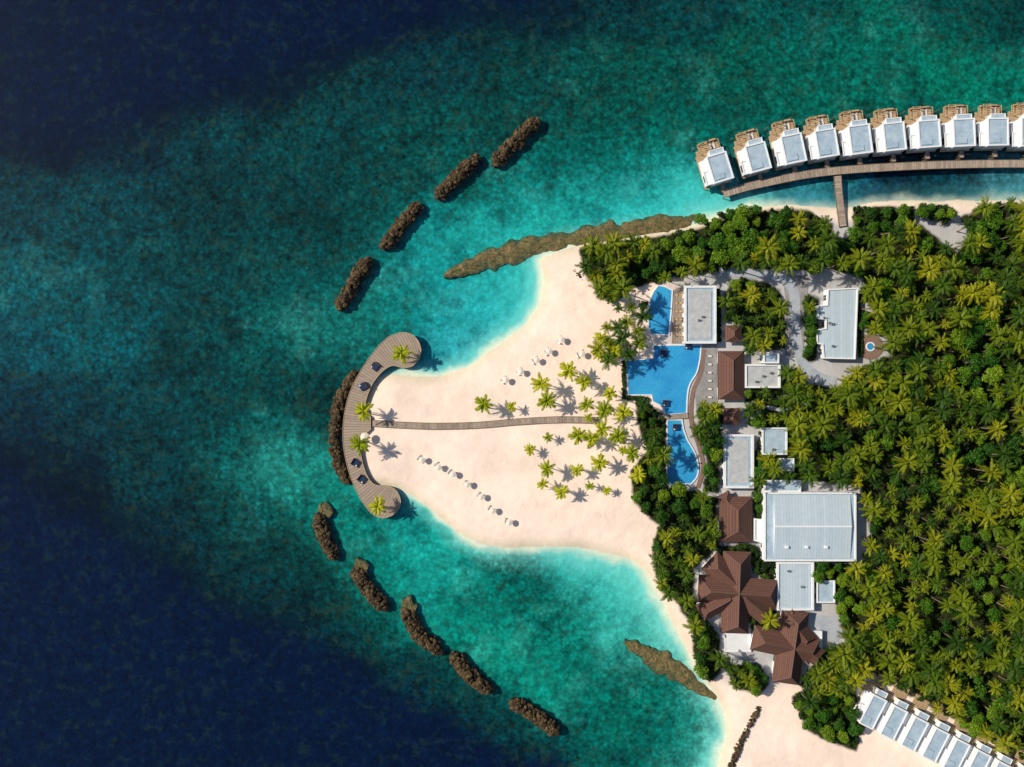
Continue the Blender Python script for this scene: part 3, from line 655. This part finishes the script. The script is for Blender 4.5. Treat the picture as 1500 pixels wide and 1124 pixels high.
def hip(b,cx,cy,w_,l_,z0,rise,a):
    """ridge along local y"""
    c,s=math.cos(a),math.sin(a)
    def T(x,y,z): return (cx+x*c-y*s,cy+x*s+y*c,z)
    ry=l_/2-min(w_/2,l_/2)*.75
    if ry<0.2: ry=.2
    w2,l2=w_/2,l_/2
    V=[T(-w2,-l2,z0),T(w2,-l2,z0),T(w2,l2,z0),T(-w2,l2,z0),T(0,-ry,z0+rise),T(0,ry,z0+rise)]
    b.add([V[i] for i in(0,1,4)],[(0,1,2)],0); b.add([V[i] for i in(1,2,5,4)],[(0,1,2,3)],0); b.add([V[i] for i in(2,3,5)],[(0,1,2)],0); b.add([V[i] for i in(3,0,4,5)],[(0,1,2,3)],0)
    b.add(V[:4],[(3,2,1,0)],0)
    for i in range(4):
        p,q=V[i],V[(i+1)%4]; b.add([(p[0],p[1],z0-.25),(q[0],q[1],z0-.25),(q[0],q[1],z0-.005),(p[0],p[1],z0-.005)],[(0,1,2,3)],1)
    for p,q in ((V[4],V[5]),(V[0],V[4]),(V[1],V[4]),(V[2],V[5]),(V[3],V[5])):
        p,q=Vector(p),Vector(q); d=(q-p); n=Vector((-d.y,d.x,0))
        if n.length<1e-4: continue
        n=n.normalized()*.13; u=Vector((0,0,.1))
        b.add([p-n,q-n,q+u,p+u],[(0,1,2,3)],1); b.add([p+u,q+u,q+n,p+n],[(0,1,2,3)],1)
def brown_house(name,roofs,z0=4.0):
    e=empty(name); b=MB(); wb=MB()
    for k,(x0,y0,w_,l_,ang,rise) in enumerate(roofs):
        X,Y,_=P(x0,y0,z0); hip(b,X,Y,w_*S,l_*S,z0+k*.07,rise,math.radians(ang))
        wb.rbox(X,Y,w_*S-1.4,l_*S-1.4,.9,z0-.06-k*.01,math.radians(ang))
        c,s=math.cos(math.radians(-ang)),math.sin(math.radians(-ang))
        FOOT.append([(x0+dx*w_/2*c-dy*l_/2*s,y0+dx*w_/2*s+dy*l_/2*c) for dx,dy in((-1,-1),(1,-1),(1,1),(-1,1))])
    b.make('shingle_roof',[M['shingle'],M['ridge']],e); wb.make('walls',[M['white']],e)
    g=MB()
    for k,(x0,y0,w_,l_,ang,rise) in enumerate(roofs):
        X,Y,_=P(x0,y0,z0); a=math.radians(ang); c,s=math.cos(a),math.sin(a)
        for sx in(-1,1):
            dx=sx*(w_*S/2-.7)
            g.rbox(X+dx*c,Y+dx*s,.2,l_*S*.5,1.3,3.3,a)
    g.make('glazed_openings',[M['glass']],e)
    return e
brown_house('brown_roof_lounge',[(1071,550,38,70,0,2.6),(1074,489,24,24,0,1.6),(1072,610,24,24,0,1.6)])
brown_house('brown_roof_villa',[(1078,761,48,66,0,2.8),(1064,733,20,22,30,1.4)])
brown_house('star_roof_restaurant',[(1078,868,40,118,-2,4.0),(1080,866,40,114,86,3.9),(1062,842,34,62,48,3.2),(1102,884,30,58,50,3.0),(1050,885,26,56,-62,2.8)],4.2)
brown_house('star_roof_pavilion',[(1158,948,40,106,-8,3.8),(1150,944,36,96,78,3.7),(1167,922,30,56,40,3.0),(1180,952,26,50,60,2.8)],4.2)
flat_building('terrace_platform',R(1062,928,1100,955),2.0,'white',par=.3,ph=.1,win=False)
flat_building('white_annex',R(1190,925,1204,955),3.6,'white',par=.3,ph=.15,win=False)

# ---------------------------------------------------------------- overwater villas
def villa_parts():
    g={}
    z=1.6
    b=MB(); b.box(-3.0,4.6,-6.6,3.4,z,5.5); b.box(-5.2,-3.0,-6.2,-1.2,z,4.2); b.box(-5.0,-3.0,-1.2,3.0,z,3.2); b.box(-1.0,4.4,3.4,5.4,z,4.4)
    g['walls']=b.mesh('villa_walls',[M['white']])
    b=MB()
    def rim(x0,x1,y0,y1,zt,t=.35,hh=.35):
        b.box(x0,x1,y0,y0+t,zt,zt+hh); b.box(x0,x1,y1-t,y1,zt,zt+hh); b.box(x0,x0+t,y0+t,y1-t,zt,zt+hh); b.box(x1-t,x1,y0+t,y1-t,zt,zt+hh)
    rim(-3.1,4.7,-6.7,3.5,5.503,.5,.4); rim(-5.3,-3.15,-6.3,-1.15,4.203,.3,.25); rim(-1.1,4.5,3.55,5.5,4.403,.3,.25)
    g['parapets']=b.mesh('villa_parapets',[M['white']])
    b=MB(); b.box(-2.6,4.2,-6.2,3.0,5.51,5.62); b.box(-.8,4.2,3.85,5.2,4.41,4.5); b.box(-2.2,1.6,-5.6,-3.6,5.62,5.9)
    g['roof']=b.mesh('villa_roof',[M['roof']])
    b=MB(); b.box(-5.4,5.0,-7.0,5.5,z-.25,z-.004); b.box(-3.6,4.4,5.5,9.4,z-.25,z-.01); b.box(-4.6,-3.6,5.5,7.4,z-.7,z-.45); b.box(1.5,4.0,9.4,10.3,z-.6,z-.4)
    g['terrace']=b.mesh('villa_terrace_deck',[M['wood']])
    b=MB()
    for x in(-4.8,0,4.2):
        for y in(-6.4,-1,5,8.8): b.cyl(x,y,.18,-3,z-.25,8)
    g['piles']=b.mesh('villa_piles',[M['post']])
    b=MB()
    for x in(-3.3,-.8):
        for y in(5.7,9.0): b.box(x-.1,x+.1,y-.1,y+.1,z,z+2.6)
    for y in np.arange(5.6,9.3,.7): b.box(-3.5,-.5,y-.09,y+.09,z+2.6,z+2.75)
    b.box(-3.4,-3.2,5.5,9.4,z+2.45,z+2.59); b.box(-.9,-.7,5.5,9.4,z+2.45,z+2.59)
    for y in np.arange(5.8,9.4,.8): b.box(-3.65,-3.55,y-.05,y+.05,z,z+1.0); b.box(4.3,4.4,y-.05,y+.05,z,z+1.0)
    b.box(-3.66,-3.54,5.5,9.4,z+1,z+1.08); b.box(4.29,4.41,5.5,9.4,z+1,z+1.08); b.box(-3.6,4.4,9.3,9.42,z,z+.9)
    g['pergola_and_rails']=b.mesh('villa_pergola',[M['terr']])
    b=MB()
    for x in(1.0,2.4):
        b.box(x-.35,x+.35,6.4,8.3,z+.25,z+.36); b.add([(x-.35,8.3,z+.36),(x+.35,8.3,z+.36),(x+.35,8.8,z+.75),(x-.35,8.8,z+.75)],[(0,1,2,3)])
        for yy in(6.5,8.2): b.box(x-.33,x+.33,yy-.04,yy+.04,z,z+.25)
    g['sun_loungers']=b.mesh('villa_loungers',[M['canvas']])
    b=MB()
    for y in(-4.5,-1.5,1.5): b.box(4.55,4.68,y-1,y+1,z+.2,z+2.5)
    b.box(0,3.6,5.38,5.47,z+.1,z+2.3); b.box(-5.27,-5.18,-5,-2.5,z+.9,z+2.1)
    g['glazing']=b.mesh('villa_glazing',[M['glass']])
    return g
VP=villa_parts()
TW=MB(); TW.box(-.6,.6,-.3,.3,0,.05)
def place_villa(name,x,y,deg,scx=1.0,scy=1.0,z=0,skip=()):
    X,Y,_=P(x,y,5); e=empty(name,(X,Y,z),math.radians(deg)); e.scale=(scx,scy,1)
    for k,me in VP.items():
        if k in skip: continue
        o=link(bpy.data.objects.new(k,me)); o.parent=e
    return e
vil=[(1049,241,17),(1105,226,15),(1157,213,12),(1206,205,9.5),(1255,199,7.5),(1305,195,6),(1356,191,4),(1407,189,2.5),(1457,188,1),(1506,188,0),(1556,190,-2)]
for i,(x,y,a) in enumerate(vil):
    place_villa('overwater_villa',x,y,a,random.uniform(.96,1.03),random.uniform(.97,1.03))
    th=math.radians(a); dx,dy=math.sin(th),math.cos(th)
    x0,y0=x+dx*26,y+dy*26; 
    strip('villa_walkway',[(x0,y0),(x0+dx*8,y0+dy*8),(x0+dx*16,y0+dy*16)],1.5,1.75,plank,piles=-2)
    if i in(2,5,8):
        o=link(bpy.data.objects.new('beach_towel',TW.mesh('beach_towel',[M['towel']])))
        X,Y,_=P(x-dx*30+6,y-dy*30,1.7); o.location=(X,Y,1.62); o.rotation_euler=(0,0,th)
for i in range(9):
    x,y=1279+i*30.5,1034+i*16.2
    e=place_villa('beach_villa',x,y,-27,.70,1.15,z=0,skip=('pergola_and_rails','sun_loungers')); FOOT.append([(x-14,y-26),(x+22,y-26),(x+14,y+26),(x-22,y+26)])

# ---------------------------------------------------------------- pools
M['poolwater']=water_mat('pool_water_surface',(.97,.99,1,1))
def pool(name,pp,z=1.45):
    poly=ccw([P(x,y,z)[:2] for x,y in pp]); e=empty(name)
    b=MB(); b.add([(x,y,z-.02) for x,y in poly],[tuple(range(len(poly)))]); b.make('tiled_basin',[M['pooltile']],e)
    o2=inset(poly,-.45); n=len(poly); b=MB()
    b.add([(x,y,z+.12) for x,y in poly]+[(x,y,z+.12) for x,y in o2],[(n+i,n+(i+1)%n,(i+1)%n,i) for i in range(n)])
    b.add([(x,y,z-.02) for x,y in poly]+[(x,y,z+.12) for x,y in poly],[(i,(i+1)%n,n+(i+1)%n,n+i) for i in range(n)])
    b.add([(x,y,.8) for x,y in o2]+[(x,y,z+.12) for x,y in o2],[(i,(i+1)%n,n+(i+1)%n,n+i) for i in range(n)])
    b.make('coping',[M['white']],e)
    b=MB(); b.add([(x,y,z+.05) for x,y in poly],[tuple(range(n))]); b.make('pool_water',[M['poolwater']],e)
    FOOT.append(pp)
pa=catmull([(965,419),(957,430),(952,445),(950,462),(951,478),(954,489)],4)+[(979,490),(982,458),(984,426),(974,421)]
pool('infinity_pool',pa)
pb=[(918,529),(958,526),(958,507),(1026,506)]+catmull([(1025,522),(1020,545),(1010,562),(1006,580),(1005,605)],4)+[(975,607),(972,596),(957,588),(955,578),(921,578)]
pool('main_swimming_pool',pb)
pc=[(978,616),(998,616)]+catmull([(1000,628),(1006,645),(1016,662),(1022,682),(1020,698),(1012,708)],4)+[(978,709)]
pool('garden_pool',pc)
def slab(name,pp,z,mat,th=.3):
    b=MB(); b.prism(ccw([P(x,y,z)[:2] for x,y in pp]),z-th,z); return b.make(name,[mat])
def ribbon(pts,w):
    c=catmull(pts,6); A=[];B=[]
    for i in range(len(c)):
        x0,y0=c[max(i-1,0)];x1,y1=c[min(i+1,len(c)-1)];l=math.hypot(x1-x0,y1-y0);nx,ny=-(y1-y0)/l,(x1-x0)/l
        A.append((c[i][0]+nx*w/2,c[i][1]+ny*w/2));B.append((c[i][0]-nx*w/2,c[i][1]-ny*w/2))
    return A+B[::-1]
slab('pool_bar_terrace',[(988,424),(1001,420),(1001,503),(984,503),(986,460)],1.42,M['woodx'])
slab('pool_terrace',[(1030,500),(1050,505),(1050,590),(1020,605),(1018,575),(1028,545)],1.36,M['paving'])
slab('poolside_walkway',ribbon([(1031,512),(1027,545),(1016,572),(1012,600),(1014,625),(1024,655),(1030,685),(1022,715)],6),1.44,M['redpave'])
slab('garden_path',ribbon([(1053,398),(1100,400),(1145,408),(1163,430),(1165,480),(1175,530),(1200,553),(1225,560)],15),1.34,simple('pale_path',(.44,.48,.54,1),(.32,.36,.42,1),.4,.8,.2))
slab('courtyard_paving',[(1146,402),(1185,405),(1182,440),(1176,525),(1150,520),(1152,450)],1.33,M['paving'])
slab('garden_path',ribbon([(1055,625),(1075,622),(1105,612),(1120,598),(1150,600),(1180,590)],6),1.35,bpy.data.materials['pale_path'])
slab('service_yard',[(1190,900),(1232,905),(1228,950),(1196,960)],1.33,bpy.data.materials['pale_path'])
cir=[(1275+19*math.cos(t*math.pi/16),508+19*math.sin(t*math.pi/16)) for t in range(32)]
slab('round_plaza',cir,1.38,M['redpave']); FOOT.append(cir)
cir2=[(1275+5*math.cos(t*math.pi/12),508+5*math.sin(t*math.pi/12)) for t in range(24)]
pool('round_fountain',cir2,1.55)

def daybed_mesh():
    b=MB(); b.box(-1.1,1.1,-1.1,1.1,.15,.35,1); b.box(-1.05,1.05,-1.05,1.05,.35,.6,0)
    for x in(-1,1):
        for y in(-1,1): b.box(x-.06,x+.06,y-.06,y+.06,0,.15,1)
    for x in(-.7,0,.7): b.box(x-.28,x+.28,.65,.98,.6,.85,0)
    b.box(-1.1,1.1,1.05,1.17,.35,1.1,1); b.box(-.9,-.4,-.9,-.5,.6,.64,2)
    return b.mesh('daybed',[M['navy'],M['post'],M['canvas']])
DBM=daybed_mesh()
def inst(name,me,x,y,z,rz=0,sc=1):
    X,Y,_=P(x,y,z); o=link(bpy.data.objects.new(name,me)); o.location=(X,Y,z); o.rotation_euler=(0,0,rz); o.scale=(sc,)*3; return o
for x,y,a,z in [(549,537,-40,DZ),(532,566,-60,DZ),(521,678,60,DZ),(530,702,50,DZ)]: inst('daybed',DBM,x,y,z+.01,math.radians(a),1.15)
for x,y in [(972,518),(975,591),(990,626),(1008,507.5)]: inst('pool_daybed',DBM,x,y,1.5,random.uniform(-.2,.2),1.05)
def umbrella_mesh(r=1.25,n=8):
    b=MB(); b.cyl(0,0,.05,0,2.2,8,1); b.cyl(0,0,.3,0,.1,10,1)
    for i in range(n):
        a0,a1=2*math.pi*i/n,2*math.pi*(i+1)/n; am=(a0+a1)/2
        b.add([(0,0,2.3),(r*math.cos(a0),r*math.sin(a0),1.98),(r*.94*math.cos(am),r*.94*math.sin(am),1.93),(r*math.cos(a1),r*math.sin(a1),1.98)],[(0,1,2,3)],0)
        b.add([(r*math.cos(a0),r*math.sin(a0),1.98),(r*.94*math.cos(am),r*.94*math.sin(am),1.93),(r*.94*math.cos(am),r*.94*math.sin(am),1.8),(r*math.cos(a0),r*math.sin(a0),1.84)],[(0,1,2,3)],0)
    b.cyl(0,0,.05,2.28,2.42,6,0,.02)
    return b.mesh('beach_umbrella',[M['thatch'],M['terr']])
UM=umbrella_mesh()
def lounger_mesh(mt='canvas'):
    b=MB(); b.box(-.33,.33,-1,.45,.28,.40,0); b.add([(-.33,.45,.40),(.33,.45,.40),(.33,1.0,.85),(-.33,1.0,.85)],[(0,1,2,3)],0); b.add([(-.33,.45,.30),(.33,.45,.30),(.33,1.0,.76),(-.33,1.0,.76)],[(3,2,1,0)],0)
    for x in(-.3,.3):
        for y in(-.9,.4): b.box(x-.04,x+.04,y-.04,y+.04,0,.28,1)
        b.box(x-.03,x+.03,-1,1,.24,.28,1)
    return b.mesh('sun_lounger',[M[mt],M['terr']])
LM=lounger_mesh(); CM=lounger_mesh('terr')
for x,y,a in [(741,557,140),(763,545,135),(786,528,145),(804,515,140),(822,498,130),(619,673,40),(643,684,45),(664,694,30),(685,709,34),(705,727,25),(722,747,28),(746,764,20),(852,519,150)]:
    z=ground_z(x,y); inst('beach_umbrella',UM,x,y,z-.05,random.random())
    c,s=math.cos(math.radians(a)),math.sin(math.radians(a))
    for k in(-1,1): inst('sun_lounger',LM,x+k*4.2*c-3+random.uniform(-1,1),y+k*4.2*s-1+random.uniform(-1,1),z-.02,math.radians(-a+random.uniform(-12,12)))
for y in range(432,500,12):
    for x in (990,996): inst('terrace_chair',CM,x,y,1.43,math.radians(90+random.uniform(-30,30)),.7)
for y in range(522,590,12): inst('sun_lounger',LM,1038,y,1.37,math.radians(85))
inst('deck_umbrella',umbrella_mesh(1.7,10),536,640,DZ)

# ---------------------------------------------------------------- individual palms
bp=[(708,592,1.1),(749,596,.6),(792,562,1),(801,587,1.15),(832,543,1.15),(855,560,.9),(859,593,.8),(885,601,1.1),(893,577,.9),(913,604,1),(882,629,.9),(905,639,1.1),(846,638,1.05),(866,643,.9),(925,664,.9),(935,695,1),(878,678,1.05),(845,689,.75),(801,687,.85),(776,659,.7),(803,641,.6),(822,721,.85),(795,709,.6),(889,719,.55),(912,660,.6),(862,612,.5),(864,712,.5),(880,496,.85),(878,520,.8),(900,515,1.),(895,505,.7)]
for i,(x,y,s) in enumerate(bp):
    me=BP[i%4]; h=(5.4+.7*((i%4)%3))*s; g=ground_z(x,y); inst('palm_tree',me,x,y,g+h-.1,random.random()*6.28,s)
for i,(x,y,s) in enumerate([(588,518,1.15),(532,602,1.05),(527,651,1.05),(554,741,1.1)]):
    me=BP[i%4]; h=(5.4+.7*((i%4)%3))*s; inst('palm_tree',me,x,y,DZ+h-.05-1.2,random.random()*6.28,s)
    b=MB(); b.cyl(0,0,1.1,0,.35,20,0); b.cyl(0,0,.95,.35,.38,20,1); inst('deck_planter',b.mesh('deck_planter',[M['terr'],M['post']]),x,y,DZ+.01)

# ---------------------------------------------------------------- forests
FB=[np.array(f) for f in FOOT]
def near_foot(x,y,marg):
    X=np.array([x]);Y=np.array([y])
    for f in FB:
        if f[:,0].min()-marg>x or f[:,0].max()+marg<x or f[:,1].min()-marg>y or f[:,1].max()+marg<y: continue
        if sdpoly(X,Y,[tuple(p) for p in f])[0]>-marg: return True
    return False
pathlines=[([(1053,398),(1100,400),(1145,408),(1163,430),(1165,480),(1175,530),(1200,553),(1225,560)],8),([(1055,625),(1075,622),(1105,612),(1120,598),(1150,600)],4),([(1031,512),(1027,545),(1016,572),(1012,600),(1014,625),(1024,655),(1030,685),(1022,715)],4),([(1235,320),(1233,345)],10)]
def near_path(x,y,m=0):
    X=np.array([x]);Y=np.array([y])
    return any(dline(X,Y,p)[0]<w_+m for p,w_ in pathlines)
def fill(poly,sp,tries,accept,rng,prev=None):
    xs=[p[0] for p in poly];ys=[p[1] for p in poly]; pts=[] 
    arr=np.zeros((0,2)) if prev is None or len(prev)==0 else np.array(prev)
    cx=rng.uniform(min(xs),min(max(xs),1620),tries);cy=rng.uniform(min(ys),min(max(ys),1240),tries)
    s=sdpoly(cx,cy,poly); ok=s>2
    buf=np.zeros((8000,2)); n=len(arr); buf[:n]=arr
    for x,y in zip(cx[ok],cy[ok]):
        if n and ((buf[:n,0]-x)**2+(buf[:n,1]-y)**2).min()<(sp*rng.uniform(.75,1.3))**2: continue
        if not accept(x,y): continue
        buf[n]=(x,y); n+=1; pts.append((x,y))
    return pts
rng=np.random.default_rng(11)
P_=[];Rz=[];Sc=[];Id=[];G=[]
specs=[(V_N,19,3000,.38),(V_E,18,12000,.76),(V_SW,18,2000,.8),(V_5,18,800,.8),(V_6,19,800,.6),(V_7,19,900,.6),(V_8,16,300,.5),(V_9,16,300,.15),(V_10,18,500,.2),(V_11,16,300,.6),(V_12,20,500,.35),(V_P,20,700,.95),(V_13,16,200,.5),(V_14,14,100,.6),(V_15,14,200,.6),(V_17,17,200,.6),(V_18,16,300,.6)]
for poly,sp,tr,pf in specs:
    pts=fill(poly,sp,tr,lambda x,y:not near_foot(x,y,6) and not near_path(x,y,3),rng,list(G))
    for x,y in pts:
        fz=float(N2.fbm(np.array([x/60]),np.array([y/60]),3)[0])
        pal=rng.random()<pf+fz*1.3
        s=rng.uniform(.62,1.22)
        if poly is not V_E and poly is not V_N: s*=.82
        if pal: ii=int(rng.integers(6)); h=9*s
        else: ii=None; s*=.95; h=6*s
        z=GZ+h; P_.append(P(x,y,z)); Rz.append(rng.uniform(0,6.28)); Sc.append(s)
        Id.append(('p',ii) if pal else ('b',int(rng.integers(4)))); G.append((x,y))
idx=[(4+i if k=='p' else i) for k,i in Id]
scatter('tropical_forest',P_,Rz,Sc,idx,C_mix)
SP=[];SR=[];SS=[];SI=[]
for poly in VEG:
    pts=fill(poly,12 if poly is V_E else 8,9000 if poly is V_E else 2000,lambda x,y:not near_foot(x,y,1) and not near_path(x,y,0),rng)
    for x,y in pts:
        s=rng.uniform(.6,1.25); SP.append(P(x,y,GZ+1.4*s)); SR.append(rng.uniform(0,6.28)); SS.append(s); SI.append(int(rng.integers(3)))
scatter('undergrowth_shrubs',SP,SR,SS,SI,C_sh)
HP=[];
for pl in ([(914,530),(914,582)],[(916,583),(950,584)],[(1052,425),(1054,500)],[(1259,430),(1261,520)]):
    (x0,y0),(x1,y1)=pl; n=int(math.hypot(x1-x0,y1-y0)/3)
    for i in range(n+1):
        for k in range(2): HP.append((x0+(x1-x0)*i/n+rng.uniform(-1.5,1.5),y0+(y1-y0)*i/n+rng.uniform(-1.5,1.5)))
scatter('clipped_hedge',[P(x,y,GZ+.9) for x,y in HP],[rng.uniform(0,6) for _ in HP],[.5]*len(HP),[int(rng.integers(3)) for _ in HP],C_sh)
print('trees',len(P_),'shrubs',len(SP))

# ---------------------------------------------------------------- light, sky, camera
EL=math.radians(37); AZ=math.radians(-18)
d=Vector((math.cos(EL)*math.cos(AZ),math.cos(EL)*math.sin(AZ),-math.sin(EL)))
sl=bpy.data.lights.new('sun','SUN'); sl.energy=5.0; sl.angle=math.radians(.5); sl.color=(1,.885,.72)
so=link(bpy.data.objects.new('sun',sl)); so.rotation_euler=d.to_track_quat('-Z','Y').to_euler(); so.location=(-100,60,150)
wd=bpy.data.worlds.new('World'); scene.world=wd; wd.use_nodes=True; nt=wd.node_tree
sk=nt.nodes.new('ShaderNodeTexSky'); sk.sky_type='NISHITA'; sk.sun_disc=False; sk.sun_elevation=EL; sk.sun_rotation=math.atan2(-d.x,-d.y)
bg=nt.nodes['Background']; bg.inputs[1].default_value=.085; nt.links.new(sk.outputs[0],bg.inputs[0])
cam=bpy.data.cameras.new('camera'); cam.sensor_width=36; cam.lens=36*H/(1500*S); cam.clip_end=20000; cam.clip_start=1
co=link(bpy.data.objects.new('camera',cam)); co.location=(0,0,H); co.rotation_euler=(0,0,0); scene.camera=co
scene.view_settings.view_transform='Standard'; scene.view_settings.look='None'; scene.view_settings.exposure=0
